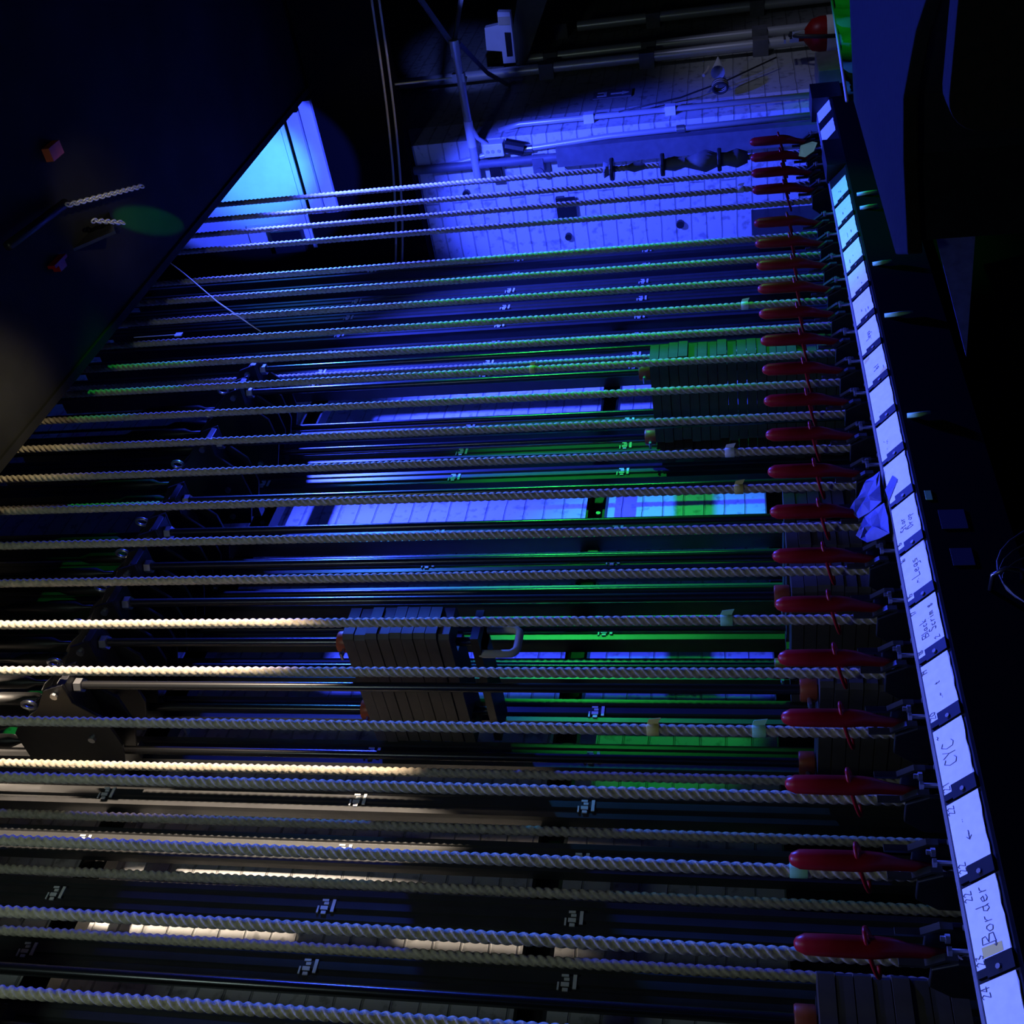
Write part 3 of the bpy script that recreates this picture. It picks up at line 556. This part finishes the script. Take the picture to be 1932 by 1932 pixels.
# white device on a dark board
wd = thing('control_box', 'white stepped control box with a dark window, high in the dark', 'control box', (6.30, 1.72, 1.42))
def fx(x, y):           # a point of the photo carried to the plane of the box face
    d = R_*((966-y)/2089.2)-U_*((x-966)/2089.2)+F_; d = d*(6.30/d.x); return (d.y-1.72, d.z-1.42)
obj('front', B().prism([fx(*p) for p in ((938, 23), (962, 23), (973, 118), (950, 120), (947, 97), (918, 95), (914, 53), (940, 47))], 0, 0, .05), 'paint', wd)
obj('window', B().prism([fx(*p) for p in ((952, 61), (964, 61), (968, 105), (957, 106))], 0, -.006, -.001), 'black', wd)
obj('top_clip', B().prism([fx(*p) for p in ((939, 32), (962, 31), (963, 46), (941, 47))], 0, -.005, -.001), 'tan', wd)
O('back_board', B().prism([(fx(*p)[0]+1.72, fx(*p)[1]+1.42) for p in ((975, -10), (1035, -10), (1015, 50), (988, 130), (955, 122))], 0, 6.36, 6.38), 'wood', 'dark olive board standing behind the white control box', 'board')

# ---------------------------------------------------------------- under the gallery
def chain(name, p0, p1, lab, r=.011):
    p0 = Vector(p0); p1 = Vector(p1); d = p1-p0; n = int(d.length/(r*1.75)); dn = d.normalized()
    a = dn.orthogonal().normalized(); c = dn.cross(a); b = B()
    for k in range(n):
        o = p0+d*(k+.5)/n; s = a if k % 2 else c
        b.tube([o+dn*math.cos(t)*r*1.35+s*math.sin(t)*r*.75 for t in [j*math.pi/5 for j in range(10)]], r*.26, 6, True)
    return O(name, b, 'conduit', lab, 'chain', True)
chain('gallery_chain', (3.40, 1.28, 1.98), (2.93, 1.14, 1.97), 'upper slack chain hanging under the dark gallery')
chain('gallery_chain', (3.22, 1.33, 1.99), (3.04, 1.24, 1.98), 'short chain hooked under the gallery, below the slack one')
O('gallery_fin', B().prism([(2.98, 2.045), (3.25, 2.045), (3.09, 1.95)], 1, 1.30, 1.31), 'black', 'dark triangular plate hanging under the gallery beside the chains', 'plate')
O('gallery_tag', B().box((3.03, 1.00, 2.02), (3.10, 1.04, 2.045)), 'orange', 'small orange tag under the gallery at the far left', 'tag')
O('gallery_brace', B().tube([(3.0, 1.16, 2.02), (2.62, 1.12, 1.99)], .014, 10), 'black', 'dark slanting tube under the gallery with a green-lit end', 'tube', True)
O('gallery_strip', B().box((2.82, 1.28, 2.02), (2.90, 1.29, 2.045)).box((2.84, 1.29, 2.02), (2.88, 1.31, 2.045)), 'red', 'small red fitting with a green-lit edge under the gallery', 'fitting')
O('thin_cord', B().tube([(3.50, 1.605, 2.05), (3.44, 1.63, 1.97), (3.2, 1.63, 1.75), (2.97, 1.63, 1.51)], .0022, 6), 'tan', 'thin slack cord slanting down past the upper hand ropes', 'cord', True)
O('clip_tag', B().box((3.07, 1.68, 1.85), (3.09, 1.684, 1.875)).cyl((3.08, 1.682, 1.875), (3.08, 1.682, 2.03), .0015, 6), 'paint', 'tiny pale tag hanging on a string between the upper ropes', 'tag')

# ---------------------------------------------------------------- stage side, below the rail
cab = thing('side_table', 'dark grey table with curved edge on the stage side of the rail', 'table', (2.6, .9, -H))
tpoly = [(2.166, 1.108), (2.32, 1.185), (3.32, 1.20), (3.55, .974), (3.6, .55), (2.10, .55), (2.27, .70), (2.37, .86), (2.31, .97)]
tpoly = [(x-2.6, y-.9) for x, y in tpoly]
obj('tabletop', B().prism(tpoly[::-1], 2, H-.37, H-.34), 'grey', cab, bevel=.004)
obj('body', B().prism([(x*.93, y*.93) for x, y in tpoly[::-1]], 2, 0, H-.37), 'black', cab)
obj('blue_lit_facet', B().prism([(2.235*.484-.9, H-2.235*.1775), (2.235*.487-.9, H-2.235*.2147), (2.235*.6258-.9, H-2.235*.2197)], 0, -.372, -.360), 'bluetape', cab)  # blue colour stands in for blue light on this facet
ch = thing('office_chair', 'dark grey upholstered chair with rounded backrest at the picture corner', 'chair', (1.9, .525, -H))
def rbox(w, h, r, n=6):
    P = []
    for cx, cz, a0 in ((w-r, h-r, 0), (-w+r, h-r, 90), (-w+r, -h+r, 180), (w-r, -h+r, 270)):
        for k in range(n+1): a = rad(a0+90*k/n); P.append((cx+r*math.cos(a), cz+r*math.sin(a)))
    return P
obj('backrest', B().prism(rbox(.22, .20, .06), 0, -.035, .035), 'grey', ch, bevel=.014, loc=(0, 0, .822))
obj('seat', B().box((-.50, -.23, .42), (-.05, .23, .49)), 'grey', ch, bevel=.02)
obj('back_post', B().box((-.055, -.03, .40), (.03, .03, .42)).box((.035, -.03, .40), (.05, .03, .80)), 'black', ch)
obj('column', B().cyl((-.27, 0, .09), (-.27, 0, .42), .03), 'black', ch)
for k in range(5):
    a = 2*math.pi*k/5; obj('leg', B().tube([(-.27, 0, .09), (-.27+.26*math.cos(a), .26*math.sin(a), .045)], [.025, .018], 8), 'black', ch)
    obj('caster', B().cyl((-.27+.26*math.cos(a)-.012, .26*math.sin(a), .028), (-.27+.26*math.cos(a)+.012, .26*math.sin(a), .028), .028, 14), 'black', ch)
# cloth, green light put into its colour, beyond the end of the rail
b = B(); nx, nz = 40, 8; vs = []
for ix in range(nx+1):
    x = 4.02+1.30*ix/nx; zt = -.393-.043*ix/nx
    for iz in range(nz+1):
        z = zt+(-1.33-zt)*(iz/nz)**1.5
        vs.append((x, 1.45+.02*math.sin(ix*1.1)*iz/nz*3+.012*math.sin(ix*.37+iz*.8), z))
O('hanging_cloth', b.add(vs, [(ix*(nz+1)+iz, (ix+1)*(nz+1)+iz, (ix+1)*(nz+1)+iz+1, ix*(nz+1)+iz+1) for ix in range(nx) for iz in range(nz)]), 'litcloth', 'green-lit cloth hanging in folds beyond the far end of the rail', 'cloth', True)
O('cloth_line', B().cyl((4.02, 1.45, -.390), (5.36, 1.45, -.4345), .006, 8), 'tan', 'taut line along the top of the green-lit cloth', 'line', True)
# coil of rope on the front of the rail, and tie lines
co = thing('hanging_coil', 'dark coil of rope hanging under the front of the rail', 'rope coil', (1.62, 1.515, -.50))
for k in range(3):
    w_ = .10+.03*k; obj('turn', B().tube([(w_*math.sin(a)+.01*k, -.004*k, -.16-.012*k+(.19+.015*k)*math.cos(a)) for a in [j*math.pi/16 for j in range(32)]], .0022, 6, True), 'cable', co, smooth=True)
obj('hook', B().tube([(0, .02, .05), (0, -.02, .05), (0, -.035, .03), (0, -.03, .0), (0, -.0, -.005)], .005, 6), 'rod', co, smooth=True)
for k, (x, dz) in enumerate(((3.42, .06), (3.32, .05), (2.95, .05), (2.66, .07), (2.20, .05))):
    O('tie_line', B().tube([(x, 1.531, -.372), (x-.004, 1.526, -.372-dz*.5), (x+.004, 1.527, -.372-dz)], [.006, .006, .004], 8), 'greentape', '%s from the far end of the short tails hanging below the card row' % ORD[k], 'cord', True)  # green light on the tails is put into their colour
